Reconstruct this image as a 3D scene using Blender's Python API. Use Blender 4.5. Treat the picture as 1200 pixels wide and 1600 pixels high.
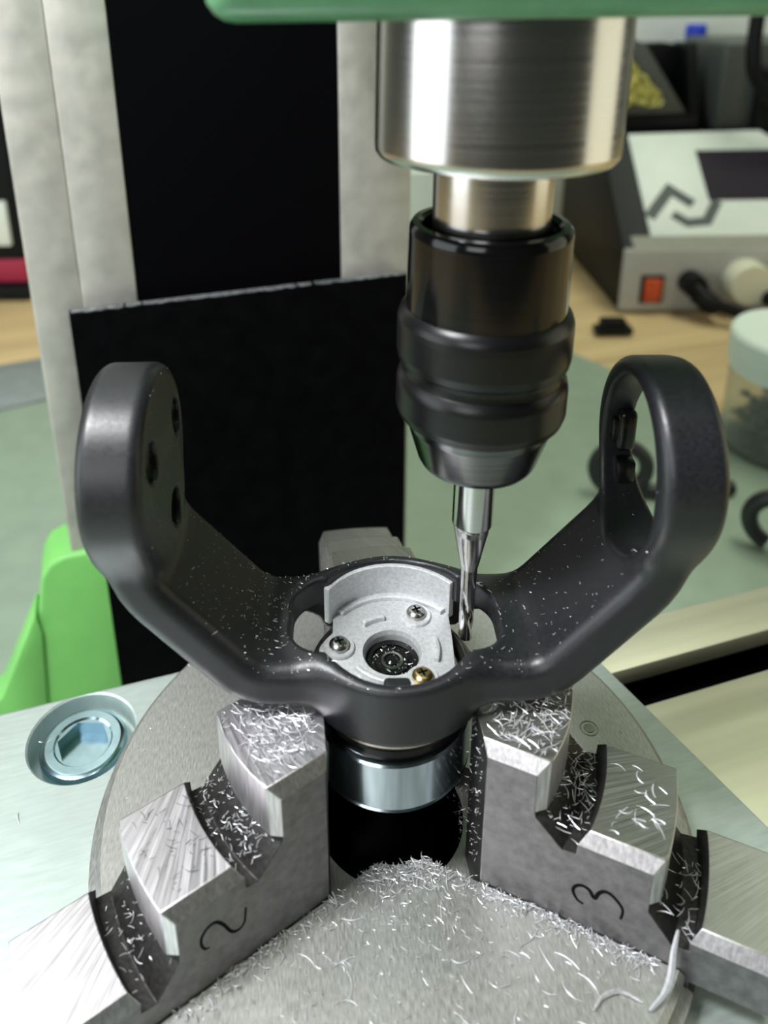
import bpy, bmesh, math, random
import numpy as np
from mathutils import Vector, Matrix

for _o in list(bpy.data.objects): bpy.data.objects.remove(_o)
SC = bpy.context.scene
COL = SC.collection
MM = 0.001
R = math.radians
rnd = random.Random(7)

# ------------------------------------------------------------------ camera
YAW, PITCH, ROLL = 4.84, 20.08, -0.82           # degrees
cd = bpy.data.cameras.new('camera'); cam = bpy.data.objects.new('camera', cd); COL.objects.link(cam)
fw = Vector((math.sin(R(YAW))*math.cos(R(PITCH)), math.cos(R(YAW))*math.cos(R(PITCH)), -math.sin(R(PITCH))))
rt = Vector((math.cos(R(YAW)), -math.sin(R(YAW)), 0)); up = rt.cross(fw)
r2 = rt*math.cos(R(ROLL)) + up*math.sin(R(ROLL)); u2 = r2.cross(fw)
cam.matrix_world = Matrix(((r2.x,u2.x,-fw.x,-11.98*MM),(r2.y,u2.y,-fw.y,-82.49*MM),(r2.z,u2.z,-fw.z,106.7*MM),(0,0,0,1)))
cd.sensor_fit = 'HORIZONTAL'; cd.sensor_width = 36.0; cd.lens = 1272.84/1200*36.0
cd.shift_x = 57.17/1200; cd.shift_y = -363.84/1200
cd.clip_start = 0.005; cd.clip_end = 20
cd.dof.use_dof = True; cd.dof.focus_distance = 0.114; cd.dof.aperture_fstop = cd.lens/1.4
SC.camera = cam

# ------------------------------------------------------------------ world, lights, exposure
w = bpy.data.worlds.new('world'); SC.world = w; w.use_nodes = True
w.node_tree.nodes['Background'].inputs[0].default_value = (0.80, 0.95, 0.84, 1)
w.node_tree.nodes['Background'].inputs[1].default_value = 0.035

def area(name, loc, target, sx, sy, power, color):
    ld = bpy.data.lights.new(name, 'AREA'); ld.shape = 'RECTANGLE'; ld.size = sx*MM; ld.size_y = sy*MM
    ld.energy = power; ld.color = color
    o = bpy.data.objects.new(name, ld); COL.objects.link(o)
    o.location = Vector(loc)*MM
    d = (Vector(target)-Vector(loc)).normalized()
    o.rotation_euler = d.to_track_quat('-Z', 'Y').to_euler()
    return o
area('work_lamp_light', (-170, -60, 330), (0, 0, 10), 70, 70, 2.0, (0.97, 0.99, 1.0))
area('ceiling_light', (-160, 560, 1000), (0, 100, 0), 1000, 500, 2.6, (0.95, 1.0, 0.93))
area('mat_fill_light', (450, 150, 1450), (200, 250, -90), 900, 400, 12.0, (0.93, 1.0, 0.82))  # overhead light added to brighten the mat and bench
area('front_left_light', (-270, -430, 240), (0, 0, 10), 220, 220, 0.75, (0.97, 0.98, 1.0))  # unseen light added front left, gives the jaw chamfers their gleam
area('left_softbox', (-600, -120, 140), (0, 0, 40), 420, 420, 1.9, (0.90, 0.97, 1.0))  # unseen softbox added to brighten the left of the quill
area('side_light', (560, -20, 140), (0, 0, 60), 380, 420, 0.6, (0.97, 0.95, 0.72))

SC.view_settings.view_transform = 'Standard'; SC.view_settings.look = 'None'
SC.view_settings.gamma = 1.0; SC.view_settings.exposure = 0.0; SC.view_settings.use_curve_mapping = False

# ------------------------------------------------------------------ materials
def nm(name):
    m = bpy.data.materials.new(name); m.use_nodes = True
    nt = m.node_tree; b = nt.nodes['Principled BSDF']
    return m, nt, b
def mat(name, col, rough=0.5, metal=0.0, var=0.0, scale=1500, aniso=(1,1,1), bump=0.0, rvar=0.0, spec=0.5, detail=4, coat=0.0, trans=0.0, ior=1.45, dist=0.00005, col2=None):
    m, nt, b = nm(name)
    b.inputs['Base Color'].default_value = (*col, 1); b.inputs['Roughness'].default_value = rough
    b.inputs['Metallic'].default_value = metal; b.inputs['Specular IOR Level'].default_value = spec
    b.inputs['Coat Weight'].default_value = coat; b.inputs['Coat Roughness'].default_value = 0.08
    b.inputs['Transmission Weight'].default_value = trans; b.inputs['IOR'].default_value = ior
    if var or bump or rvar:
        tc = nt.nodes.new('ShaderNodeTexCoord'); mp = nt.nodes.new('ShaderNodeMapping'); mp.inputs['Scale'].default_value = aniso
        nz = nt.nodes.new('ShaderNodeTexNoise'); nz.inputs['Scale'].default_value = scale; nz.inputs['Detail'].default_value = detail
        nt.links.new(tc.outputs['Object'], mp.inputs[0]); nt.links.new(mp.outputs[0], nz.inputs['Vector'])
        if var:
            r_ = nt.nodes.new('ShaderNodeMapRange'); r_.inputs['From Min'].default_value = .3; r_.inputs['From Max'].default_value = .7
            nt.links.new(nz.outputs[0], r_.inputs[0])
            mx = nt.nodes.new('ShaderNodeMix'); mx.data_type = 'RGBA'
            c2 = col2 if col2 else tuple(min(1, c*(1+var)) for c in col)
            mx.inputs[6].default_value = (*[c*(1-var) if not col2 else c for c in col], 1); mx.inputs[7].default_value = (*c2, 1)
            nt.links.new(r_.outputs[0], mx.inputs[0]); nt.links.new(mx.outputs[2], b.inputs['Base Color'])
        if rvar:
            r2_ = nt.nodes.new('ShaderNodeMapRange'); r2_.inputs['From Min'].default_value = .25; r2_.inputs['From Max'].default_value = .75
            r2_.inputs['To Min'].default_value = max(.02, rough-rvar); r2_.inputs['To Max'].default_value = min(1, rough+rvar)
            nt.links.new(nz.outputs[0], r2_.inputs[0]); nt.links.new(r2_.outputs[0], b.inputs['Roughness'])
        if bump:
            bp = nt.nodes.new('ShaderNodeBump'); bp.inputs['Strength'].default_value = bump; bp.inputs['Distance'].default_value = dist
            nt.links.new(nz.outputs[0], bp.inputs['Height']); nt.links.new(bp.outputs[0], b.inputs['Normal'])
    return m
def fan_mat(name, col, rough, u, v, metal=1.0, fa=60.0, fr=120.0):
    """ground steel: fine scratches that fan out from a point of the jaw"""
    m, nt, b = nm(name); N = nt.nodes.new; L = nt.links.new
    b.inputs['Metallic'].default_value = metal
    tc = N('ShaderNodeTexCoord'); sp = N('ShaderNodeSeparateXYZ'); L(tc.outputs['Object'], sp.inputs[0])
    def mth(op, a, bb=None):
        n = N('ShaderNodeMath'); n.operation = op
        for i, x in enumerate((a, bb)):
            if x is None: continue
            if isinstance(x, (int, float)): n.inputs[i].default_value = x
            else: L(x, n.inputs[i])
        return n.outputs[0]
    dx = mth('SUBTRACT', sp.outputs[0], u*MM); dy = mth('SUBTRACT', sp.outputs[1], v*MM)
    ang = mth('ARCTAN2', dy, dx)
    rad = mth('SQRT', mth('ADD', mth('MULTIPLY', dx, dx), mth('MULTIPLY', dy, dy)))
    cb = N('ShaderNodeCombineXYZ'); L(mth('MULTIPLY', ang, fa), cb.inputs[0]); L(mth('MULTIPLY', rad, fr), cb.inputs[1])
    nz = N('ShaderNodeTexNoise'); nz.inputs['Scale'].default_value = 1.0; nz.inputs['Detail'].default_value = 5; L(cb.outputs[0], nz.inputs['Vector'])
    mr = N('ShaderNodeMapRange'); mr.inputs['From Min'].default_value = .3; mr.inputs['From Max'].default_value = .7
    mr.inputs['To Min'].default_value = rough-.10; mr.inputs['To Max'].default_value = rough+.12; L(nz.outputs[0], mr.inputs[0]); L(mr.outputs[0], b.inputs['Roughness'])
    mx = N('ShaderNodeMix'); mx.data_type = 'RGBA'; mx.inputs[6].default_value = (*[c*.72 for c in col], 1); mx.inputs[7].default_value = (*[min(1, c*1.15) for c in col], 1)
    m2 = N('ShaderNodeMapRange'); m2.inputs['From Min'].default_value = .35; m2.inputs['From Max'].default_value = .65; L(nz.outputs[0], m2.inputs[0])
    L(m2.outputs[0], mx.inputs[0]); L(mx.outputs[2], b.inputs['Base Color'])
    bp = N('ShaderNodeBump'); bp.inputs['Strength'].default_value = .35; bp.inputs['Distance'].default_value = .00006; L(nz.outputs[0], bp.inputs['Height']); L(bp.outputs[0], b.inputs['Normal'])
    return m

M = {}
M['disk'] = mat('ground chuck face', (.46,.46,.44), .42, .8, var=.2, scale=1, aniso=(5200,900,900), bump=.3, rvar=.08, dist=.00003)
M['disk_side'] = mat('chuck rim steel', (.30,.29,.25), .4, 1, var=.2, scale=1, aniso=(300,300,3000), bump=.2)
M['jaw_side'] = mat('hardened jaw flank', (.20,.195,.20), .42, .85, var=.25, scale=900, bump=.25, rvar=.1, dist=.00003)
M['jaw_cut'] = mat('ground jaw chamfer', (.66,.64,.65), .4, 1, var=.25, scale=1, aniso=(2500,2500,250), bump=.5)
M['jaw_shade'] = mat('jaw groove painted shade', (.035,.033,.032), .5, .5, var=.35, scale=1800, bump=.6, dist=.0001)  # groove and tip steel coloured near black to hold the shade there
M['jaw_fan_lit'] = fan_mat('fan ground jaw top', (.70,.67,.71), .42, 20, -14, 1, 75.0, 120.0)  # same jaw steel, paler colour for the stronger light it catches
M['jaw_fan_dim'] = fan_mat('fan ground jaw top dim lit', (.46,.46,.43), .40, 70, 30, 1, 700.0, 90.0)  # same jaw steel, darker colour for the weaker light on these jaws
M['engrave'] = mat('engraving and bore shade black', (.004,.004,.004), .8, spec=.1)
M['alu'] = mat('milled aluminium plate', (.52,.60,.57), .45, .6, var=.06, scale=1, aniso=(250,1800,300), bump=.08, rvar=.06)
M['zinc'] = mat('zinc plated steel', (.50,.70,.80), .2, 1, var=.1, scale=500, bump=.1)
M['ring'] = mat('polished motor ring', (.55,.66,.72), .2, 1, var=.2, scale=1, aniso=(700,700,60), bump=.06)
M['yoke'] = mat('matte black anodised casting', (.012,.0125,.015), .40, .0, var=.25, scale=2600, bump=.25, rvar=.06, spec=.65, dist=.00004)
M['oily'] = mat('oily black steel', (.012,.012,.012), .22, .3, var=.4, scale=900, bump=.3)
M['lip'] = mat('bare steel lip', (.55,.50,.46), .35, 1, var=.3, scale=900, bump=.3)
M['cast'] = mat('bead blasted grey aluminium', (.58,.59,.60), .55, .45, var=.14, scale=2200, bump=.5, rvar=.05, dist=.00005)
M['screw'] = mat('steel screw', (.38,.38,.36), .25, 1, var=.2, scale=1500, bump=.2)
M['brass_screw'] = mat('yellowed steel screw', (.48,.36,.17), .28, 1, var=.3, scale=1500, bump=.3)
M['steel'] = mat('turned steel', (.62,.60,.58), .22, 1, var=.05, scale=1, aniso=(20,20,6000), bump=.04, rvar=.05, dist=.00002)
M['carbide'] = mat('carbide tool', (.60,.59,.58), .17, 1, var=.04, scale=1, aniso=(30,30,3000), bump=.02, dist=.00002)
M['gloss_black'] = mat('polished black chuck', (.012,.012,.012), .13, .55, var=.2, scale=1, aniso=(40,40,3000), bump=.05, spec=.7, dist=.00002)
M['sat_black'] = mat('satin black knurl ring', (.005,.005,.0055), .32, .1, var=.2, scale=1, aniso=(60,60,4000), bump=.2, dist=.00003)
M['cone'] = mat('black oxide cone', (.13,.135,.135), .22, 1, var=.2, scale=1, aniso=(60,60,4000), bump=.08, dist=.00002)
M['green'] = mat('hammered green enamel', (.11,.29,.15), .32, 0, var=.12, scale=260, bump=.15, coat=.3, dist=.0002)
M['lime'] = mat('bright green enamel', (.20,.55,.14), .4, 0, var=.08, scale=60, bump=.05)
M['iron'] = mat('scraped column steel', (.50,.485,.44), .48, .45, var=.12, scale=180, bump=.25, rvar=.08, dist=.0002)
M['black'] = mat('black rubber sheet', (.0016,.0016,.002), .55, 0, var=.5, scale=200, bump=.1, spec=.06)
M['recess'] = mat('black way cover and painted shade', (.0012,.0012,.0018), .6, 0, spec=.05)  # black of the way cover, also painted in as slot and bore shade
M['table'] = mat('ground table steel', (.56,.55,.42), .42, .55, var=.10, scale=1, aniso=(12,260,100), bump=.06, rvar=.05)
M['mat_green'] = mat('sage cutting mat', (.27,.345,.265), .6, 0, var=.06, scale=90, bump=.05)
M['mat_grey'] = mat('grey mat', (.22,.25,.25), .6, 0, var=.1, scale=120)
M['wood'] = mat('pale pine bench', (.60,.44,.23), .5, 0, var=.15, scale=1, aniso=(5,60,5), bump=.08, dist=.0005)
M['wall'] = mat('painted wall', (.55,.57,.52), .8, 0, var=.04, scale=8)
M['case'] = mat('black plastic case', (.006,.007,.008), .45, 0, var=.1, scale=400, bump=.1, spec=.2)
M['case_grey'] = mat('dark grey plastic', (.075,.085,.08), .45, 0, var=.1, scale=300)
M['lipgrey'] = mat('light grey plastic front', (.42,.42,.40), .45, 0, var=.05, scale=120)
M['bevelgrey'] = mat('warm grey plastic bevel', (.27,.26,.22), .5, 0, var=.05, scale=120)
M['white'] = mat('white plastic', (.74,.80,.74), .4, 0, var=.03, scale=60)
M['screen'] = mat('dark display', (.035,.03,.04), .15, 0, coat=.2)
M['mark'] = mat('grey print', (.07,.085,.085), .5)
M['red'] = mat('red rocker', (.55,.07,.02), .35, 0, var=.2, scale=300, coat=.2)
M['maroon'] = mat('crimson plastic', (.35,.02,.06), .5)
M['cream'] = mat('cream plastic knob', (.66,.66,.50), .4)
M['brass'] = mat('brass wool', (.90,.74,.24), .4, .6, var=.4, scale=300, bump=.6, dist=.0005)
M['blue'] = mat('blue plastic', (.03,.07,.65), .4)
M['clear'] = mat('translucent jar wall', (.86,.90,.86), .18, 0, trans=.92, ior=1.2)
M['lidwhite'] = mat('mint white jar lid', (.74,.84,.75), .4)
M['chip'] = mat('bright aluminium shaving', (.74,.74,.77), .34, .6, var=.1, scale=2500, bump=.2)
M['chip_dim'] = mat('dull aluminium shaving', (.62,.62,.62), .4, .6, var=.2, scale=2500, bump=.2)

# ------------------------------------------------------------------ helpers
def link(name, me, material, parent=None):
    o = bpy.data.objects.new(name, me); COL.objects.link(o)
    ms = material if isinstance(material, (list, tuple)) else [material]
    for x in ms: me.materials.append(x)
    if parent: o.parent = parent
    return o
def finish(me, ang=32):
    for p in me.polygons: p.use_smooth = True
    me.set_sharp_from_angle(angle=R(ang))
def raw(name, V, F, material, parent=None, ang=32, smooth=True, fm=None):
    me = bpy.data.meshes.new(name)
    me.from_pydata([(x*MM, y*MM, z*MM) for x, y, z in V], [], [list(f) for f in F]); me.update()
    bm = bmesh.new(); bm.from_mesh(me); bmesh.ops.recalc_face_normals(bm, faces=bm.faces[:]); bm.to_mesh(me); bm.free()
    if smooth: finish(me, ang)
    o = link(name, me, material, parent)
    if fm:
        for p, i in zip(me.polygons, fm): p.material_index = i
    return o
def bm_obj(name, bm, material, parent=None, ang=32):
    me = bpy.data.meshes.new(name); bmesh.ops.recalc_face_normals(bm, faces=bm.faces[:]); bm.to_mesh(me); bm.free()
    me.transform(Matrix.Scale(MM, 4)); finish(me, ang)
    return link(name, me, material, parent)
def lathe(name, prof, material, parent=None, c=(0,0), n=96, ang=32, fm=None):
    V, F = [], []; rings = []
    full = []                       # support loops keep long walls straight under smooth shading
    for a, b in zip(prof, prof[1:]):
        full.append(a); L_ = math.hypot(b[0]-a[0], b[1]-a[1])
        if L_ > .9:
            for t in (.1/L_, 1-.1/L_): full.append((a[0]+(b[0]-a[0])*t, a[1]+(b[1]-a[1])*t))
    full.append(prof[-1])
    for r, z in full:
        if r <= 1e-6: rings.append([len(V)]); V.append((c[0], c[1], z))
        else:
            rings.append(list(range(len(V), len(V)+n)))
            V += [(c[0]+r*math.cos(2*math.pi*k/n), c[1]+r*math.sin(2*math.pi*k/n), z) for k in range(n)]
    for a, b in zip(rings, rings[1:]):
        for k in range(n):
            k2 = (k+1) % n
            if len(a) == 1 and len(b) == 1: continue
            if len(a) == 1: F.append((a[0], b[k], b[k2]))
            elif len(b) == 1: F.append((a[k], a[k2], b[0]))
            else: F.append((a[k], a[k2], b[k2], b[k]))
    return raw(name, V, F, material, parent, ang)
def box(name, lo, hi, material, parent=None, bevel=0.0, seg=2, ang=32):
    bm = bmesh.new(); bmesh.ops.create_cube(bm, size=1)
    for v in bm.verts:
        v.co = Vector([lo[i] + (v.co[i]+.5)*(hi[i]-lo[i]) for i in range(3)])
    if bevel: bmesh.ops.bevel(bm, geom=bm.edges[:], offset=bevel, segments=seg, affect='EDGES', profile=.5)
    return bm_obj(name, bm, material, parent, ang)
def prism(name, pts, z0, z1, material, parent=None, bevel=0.0, seg=2, frame=None, ang=32):
    """extrude a 2D outline from z0 to z1; frame maps (a,b,c) to xyz"""
    bm = bmesh.new()
    vs = [bm.verts.new((x, y, z0)) for x, y in pts]; f = bm.faces.new(vs)
    ex = bmesh.ops.extrude_face_region(bm, geom=[f])
    for v in ex['geom']:
        if isinstance(v, bmesh.types.BMVert): v.co.z = z1
    if bevel: bmesh.ops.bevel(bm, geom=bm.edges[:], offset=bevel, segments=seg, affect='EDGES', profile=.5)
    if frame:
        for v in bm.verts: v.co = Vector(frame(*v.co))
    return bm_obj(name, bm, material, parent, ang)
def tube(name, pts, rad, material, parent=None, n=10, close=True):
    P = [Vector(p) for p in pts]; V, F = [], []
    rads = rad if isinstance(rad, (list, tuple)) else [rad]*len(P)
    nrm = None
    for i, p in enumerate(P):
        t = (P[min(i+1, len(P)-1)]-P[max(i-1, 0)]).normalized()
        if nrm is None: nrm = t.orthogonal().normalized()
        nrm = (nrm - t*nrm.dot(t)).normalized(); b = t.cross(nrm)
        V += [tuple(p + (nrm*math.cos(2*math.pi*k/n)+b*math.sin(2*math.pi*k/n))*rads[i]) for k in range(n)]
    for i in range(len(P)-1):
        for k in range(n): F.append((i*n+k, i*n+(k+1) % n, (i+1)*n+(k+1) % n, (i+1)*n+k))
    F.append(tuple(range(n))); F.append(tuple(range((len(P)-1)*n, len(P)*n)))
    return raw(name, V, F, material, parent, 50)
def spline(pts, n=8):
    P = [Vector(p) for p in pts]; out = []
    for i in range(len(P)-1):
        a, b, c, d = P[max(i-1,0)], P[i], P[i+1], P[min(i+2, len(P)-1)]
        for k in range(n):
            t = k/n; out.append(.5*((2*b)+(c-a)*t+(2*a-5*b+4*c-d)*t*t+(3*b-a-3*c+d)*t**3))
    out.append(P[-1]); return out
def cut(o, cutters, op='DIFFERENCE'):
    for c in cutters:
        m = o.modifiers.new('cut', 'BOOLEAN'); m.operation = op; m.object = c; m.solver = 'EXACT'
    bpy.context.view_layer.update()
    dg = bpy.context.evaluated_depsgraph_get()
    me = bpy.data.meshes.new_from_object(o.evaluated_get(dg)); o.modifiers.clear()
    old = o.data; o.data = me; me.name = old.name; finish(me, 32)
    for c in cutters: bpy.data.objects.remove(c)
    return o
def thing(name, label, cat, loc=(0,0,0), rz=0.0, group=None):
    o = bpy.data.objects.new(name, None); COL.objects.link(o); o.empty_display_size = .005
    o.location = Vector(loc)*MM; o.rotation_euler = (0, 0, rz)
    return tag(o, label, cat, group)
def tag(o, label, cat, group=None, kind=None):
    if label: o['label'] = label
    if cat: o['category'] = cat
    if group: o['group'] = group
    if kind: o['kind'] = kind
    return o
MACH = R(11.8)      # the machine's axes, turned against the camera's
VIEW = -R(YAW)      # the workpiece's axes

# ------------------------------------------------------------------ setting: bench room
def structure(o): o['kind'] = 'structure'; return o
structure(box('wall_back', (-1500, 760, -840), (1500, 800, 1560), M['wall']))
structure(box('floor', (-1500, -1200, -860), (1500, 760, -840), M['case_grey']))
bench = thing('workbench', 'pale pine workbench top under the green mat and the machine', 'workbench', (0, 0, -91.5), MACH)
for k, (y0, y1) in enumerate(((-420, -190), (-189.4, 40), (40.6, 270), (270.6, 500), (500.6, 690))):
    box('plank', (-900, y0, -30), (900, y1, 0), M['wood'], bench, 1.0)
for sx in (-850, 850):
    for sy in (-380, 640): box('leg', (sx-35, sy-35, -748), (sx+35, sy+35, -30), M['wood'], bench, 3)
cm = thing('cutting_mat', 'large sage green cutting mat lying on the pine bench', 'mat', (0, 0, -91.5), MACH)
prism('mat_sheet', [(-420,262),(-158,301),(60,338),(176,366),(183,356),(208,288),(232,215),(300,40),(330,-300),(-420,-300)], 0, 1.5, M['mat_green'], cm, .3)
gs = prism('grey_mat', [(-420,265),(-150,304),(-45,322),(-50,372),(-175,358),(-420,330)], 0, 2.0, M['mat_grey'], None, .3)
gs.location = (0, 0, -91.5*MM); gs.rotation_euler.z = MACH
tag(gs, 'grey mat strip along the rear edge of the green cutting mat, behind the column', 'mat')

# ------------------------------------------------------------------ machine: column, guard, base, table, head
col_ = thing('machine_column', 'tall grey steel mill column with a black recessed middle', 'machine column', (0,0,-90), MACH)
Y0 = 105.6
box('left_rail', (-37, Y0, 0), (-24.8, Y0+44, 320), M['iron'], col_, .5)
box('left_flange', (-48, Y0+.9, 0), (-37.05, Y0+40, 320), M['iron'], col_, .9)
box('right_rail', (24.9, Y0, 0), (43.2, Y0+44, 320), M['iron'], col_, .6)
box('recess_cover', (-24.75, Y0+.4, 0), (24.85, Y0+30, 320), M['recess'], col_)
gd = thing('chip_guard', 'black rubber chip guard sheet hanging in front of the column', 'guard', (0,0,0), MACH)
# sheet with a slightly ragged top edge
pts = [(-40.0, -88), (40.5, -88)]
N = 60
pts += [(40.4-80.4*k/N, 38.0 + (rnd.uniform(-.22, .22) if 0 < k < N else 0)) for k in range(N+1)]
prism('rubber_sheet', pts, 100.3, 103.0, M['black'], gd, 0.15, 1, frame=lambda a, b, c: (a, c, b))
# rubbed pale wear along the top edge of the sheet
box('worn_edge', (-39.6, 100.6, 37.6), (40.0, 102.8, 38.15), mat('rubbed rubber edge', (.10,.105,.11), .6, 0, var=.7, scale=1, aniso=(900,900,900), bump=.5, dist=.0003), gd, .2)
mb = thing('mill_pedestal', 'bright green enamelled mill pedestal beside the column foot', 'pedestal', (0,0,-90), MACH)
prism('web', [(-64.5,0),(-60.5,22),(-57.8,46),(-55.8,56),(-53.5,59.5),(-50,61),(30,61),(30,0)], 150, 165, M['lime'], mb, 1.2, 3, frame=lambda a,b,c: (a, c-45, b))
prism('rib', [(-95,0),(-70,22),(-58.5,46),(-57.5,40),(-60.5,0)], 104, 114, M['lime'], mb, .8, 2, frame=lambda a,b,c: (a, c, b))
tb = thing('machine_table', 'pale steel milling table with a dark slot running across', 'machine table', (0,0,0), MACH)
box('table_body', (-70, -60, -40), (170, 31.2, -27), M['table'], tb, .6)
for y0, y1 in ((20.9, 31.2), (-13, 12.9), (-60, -21)): box('table_strip', (-70, y0, -20), (170, y1, -16), M['table'], tb, .4)
for y0, y1 in ((25.5, 31.0), (-8, 8), (-60, -26)): box('slot_web', (-70, y0, -27.1), (170, y1, -19.9), M['table'], tb)
box('slot_shade_floor', (-69, -25.8, -27.2), (169.5, 25.6, -26.8), M['recess'], tb)  # black sheet standing for the deep shade in the slots
for y0, y1 in ((8, 8.3), (25.2, 25.5)): box('slot_shade_side', (-69, y0, -26.9), (169.5, y1, -20), M['recess'], tb)  # black strips on the webs, painted shade of the undercut
box('pedestal', (-50, -40, -90), (45, 25, -40), M['recess'], tb, 1)
# mounting plate with counterbored bolt
mp = thing('mounting_plate', 'milled aluminium plate bolted under the lathe chuck', 'plate', (0,0,0), MACH)
BX, BY = -42.3, 27.5
plate = prism('plate', [(-95,36.1),(41.4,36.1),(44.8,16.2),(50.5,-17.2),(56,-50),(56,-75),(-95,-75)], -16, -6, M['alu'], mp, .5, 2)
def mach_pt(x, y): return (x*math.cos(MACH)-y*math.sin(MACH), x*math.sin(MACH)+y*math.cos(MACH))
cb = lathe('cut', [(0,-10.5),(8.3,-10.5),(8.3,-6.3),(8.7,-5.9),(8.7,-3),(0,-3)], M['alu'], None, (BX,BY)); cb.rotation_euler.z = MACH
c3_ = lathe('cut', [(0,-18),(30.5,-18),(30.5,0),(0,0)], M['alu'], None, (0,0)); 
cut(plate, [cb, c3_])
bolt = lathe('bolt', [(0,-10.4),(6.6,-10.4),(6.8,-10.2),(6.8,-8.0),(6.5,-7.4),(5.9,-7.1),(4.6,-7.1),(4.3,-7.4),(0,-7.4)], M['zinc'], mp, (BX,BY), 64)
hexc = bmesh.new(); bmesh.ops.create_cone(hexc, cap_ends=True, segments=6, radius1=4.2, radius2=4.2, depth=5)
for v in hexc.verts: v.co = Matrix.Rotation(R(12), 4, 'Z') @ v.co; v.co += Vector((BX, BY, -7.2))
hc = bm_obj('cut', hexc, M['zinc']); hc.rotation_euler.z = MACH
bpy.context.view_layer.update(); cut(bolt, [hc])

hd = thing('milling_head', 'green enamelled mill head casting with the bright turned quill below', 'milling head', (0,0,0), VIEW)
box('head_casting', (-16.6, -14, 103.5), (75, 92, 165), M['green'], hd, 2.6, 4)
# spindle axis, leaning a little like the real one
TIPx, TIPy = 10.16, 3.13      # in workpiece axes
TILT = R(0.75)
def spindle(name, label, cat):
    o = thing(name, label, cat, (0,0,0), 0)
    m = Matrix.Rotation(VIEW, 4, 'Z') @ Matrix.Translation((TIPx*MM, TIPy*MM, 24*MM)) @ Matrix.Rotation(TILT, 4, 'Y')
    o.matrix_world = m
    return o
# quill belongs to the head: heights below are measured from the tool tip (z = 24)
def head_part(name, prof, material):
    o = lathe(name, prof, material, None, n=128)
    o.data.transform(Matrix.Translation((TIPx*MM, TIPy*MM, 24*MM)) @ Matrix.Rotation(TILT, 4, 'Y')); o.parent = hd
    return o
head_part('quill', [(0,65.0),(11.6,65.0),(12.5,65.2),(12.85,65.7),(12.9,66.3),(12.8,84),(0,84)], M['steel'])
head_part('spindle_nose', [(0,55.0),(6.3,55.0),(6.45,55.2),(6.5,64.2),(6.2,64.6),(6.2,65.2),(0,65.2)], M['steel'])
dc = spindle('drill_chuck', 'small black keyless drill chuck holding the end mill', 'drill chuck')
lathe('sleeve', [(0,54.6),(6.9,54.6),(7.4,55.3),(7.5,57.3),(7.9,57.75),(8.6,57.7),(8.95,57.2),(9.0,56.6),(9.12,47.6),(9.1,47.3),(0,47.3)], M['gloss_black'], dc, n=128)
lathe('grip_ring', [(8.6,47.9),(9.2,47.9),(9.75,47.4),(10.03,46.6),(10.07,45.7),(10.07,42.6),(9.9,41.7),(9.4,41.2),(8.6,41.0)], M['sat_black'], dc, n=128)
lathe('groove_ring', [(8.4,41.6),(9.35,41.6),(9.25,40.6),(9.35,39.9),(8.4,39.6)], M['sat_black'], dc, n=128)
lathe('grip_ring', [(8.4,40.0),(9.4,39.9),(9.85,39.3),(10.02,38.5),(10.02,35.4),(9.75,34.5),(9.2,34.1),(8.4,34.0)], M['sat_black'], dc, n=128)
lathe('nose_cone', [(0,35.5),(8.75,35.5),(8.75,33.9),(8.6,32.9),(7.25,28.4),(6.9,27.75),(6.3,27.35),(4.2,27.2),(2.62,27.3),(2.6,30),(0,30)], M['cone'], dc, n=128)
em = spindle('end_mill', 'slim steel end mill with tapered neck cutting beside the motor disc', 'end mill')
lathe('shank', [(0,29.5),(2.55,29.5),(2.55,18.3),(2.42,17.9),(0,17.9)], M['carbide'], em, n=64)
lathe('taper', [(0,17.92),(2.38,17.92),(2.25,17.0),(1.3,12.2),(1.08,11.2),(1.02,9.8),(1.0,7.9),(0,7.9)], M['carbide'], em, n=64)
# twisted two flute cutting end
V, F = [], []; n = 28; hgt = 40
for j in range(hgt+1):
    z = 7.95 - 8.1*j/hgt; a0 = j*.085
    for k in range(n):
        a = 2*math.pi*k/n; rr = .98 - .34*max(0, math.cos(2*a))**3
        V.append((rr*math.cos(a+a0), rr*math.sin(a+a0), z))
for j in range(hgt):
    for k in range(n): F.append((j*n+k, j*n+(k+1) % n, (j+1)*n+(k+1) % n, (j+1)*n+k))
F += [tuple(range(n)), tuple(range(hgt*n, hgt*n+n))]
raw('flute', V, F, M['carbide'], em, ang=40)

# ------------------------------------------------------------------ lathe chuck
ck = thing('lathe_chuck', 'round steel three jaw lathe chuck lying face up on the aluminium plate', 'lathe chuck', (0,0,0), 0)
body = lathe('chuck_body', [(10.4,-24),(10.4,-.5),(10.9,0),(39.3,0),(40.0,-.55),(40.0,-2.2),(41.1,-2.7),(41.1,-5.95),(30.2,-5.95),(30.2,-24),(10.4,-24)], [M['disk']], ck, n=192)
slots = []
for a in (90, 210, 330):
    s_ = box('cut', (5, -7.35, -5.0), (60, 7.35, 5), M['disk']); s_.rotation_euler.z = R(a); slots.append(s_)
cut(body, slots)
body.data.materials.append(M['disk_side'])
for p in body.data.polygons:
    if abs(p.normal.z) < .6: p.material_index = 1
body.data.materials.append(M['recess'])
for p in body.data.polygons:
    if math.hypot(p.center.x, p.center.y) < 10.6*MM and abs(p.normal.z) < .5: p.material_index = 2  # bore wall painted black to hold its shade
lathe('bore_dark_disc', [(0,-15.4),(10.3,-15.4)], M['engrave'], ck, n=48)  # black disc added to stand for the darkness down the bore
lathe('pinion_screw', [(0,.12),(.75,.12),(.8,.05),(.8,-.3),(1.15,-.3),(1.2,.1),(1.35,.1),(1.4,0)], M['disk_side'], ck, (31.3,6.5), 32)
U1,U2,U3,U4,U5 = 22.3,27.2,35.6,40.1,49.2
H1,H2,H3 = 22.88,14.7,6.5
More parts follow.
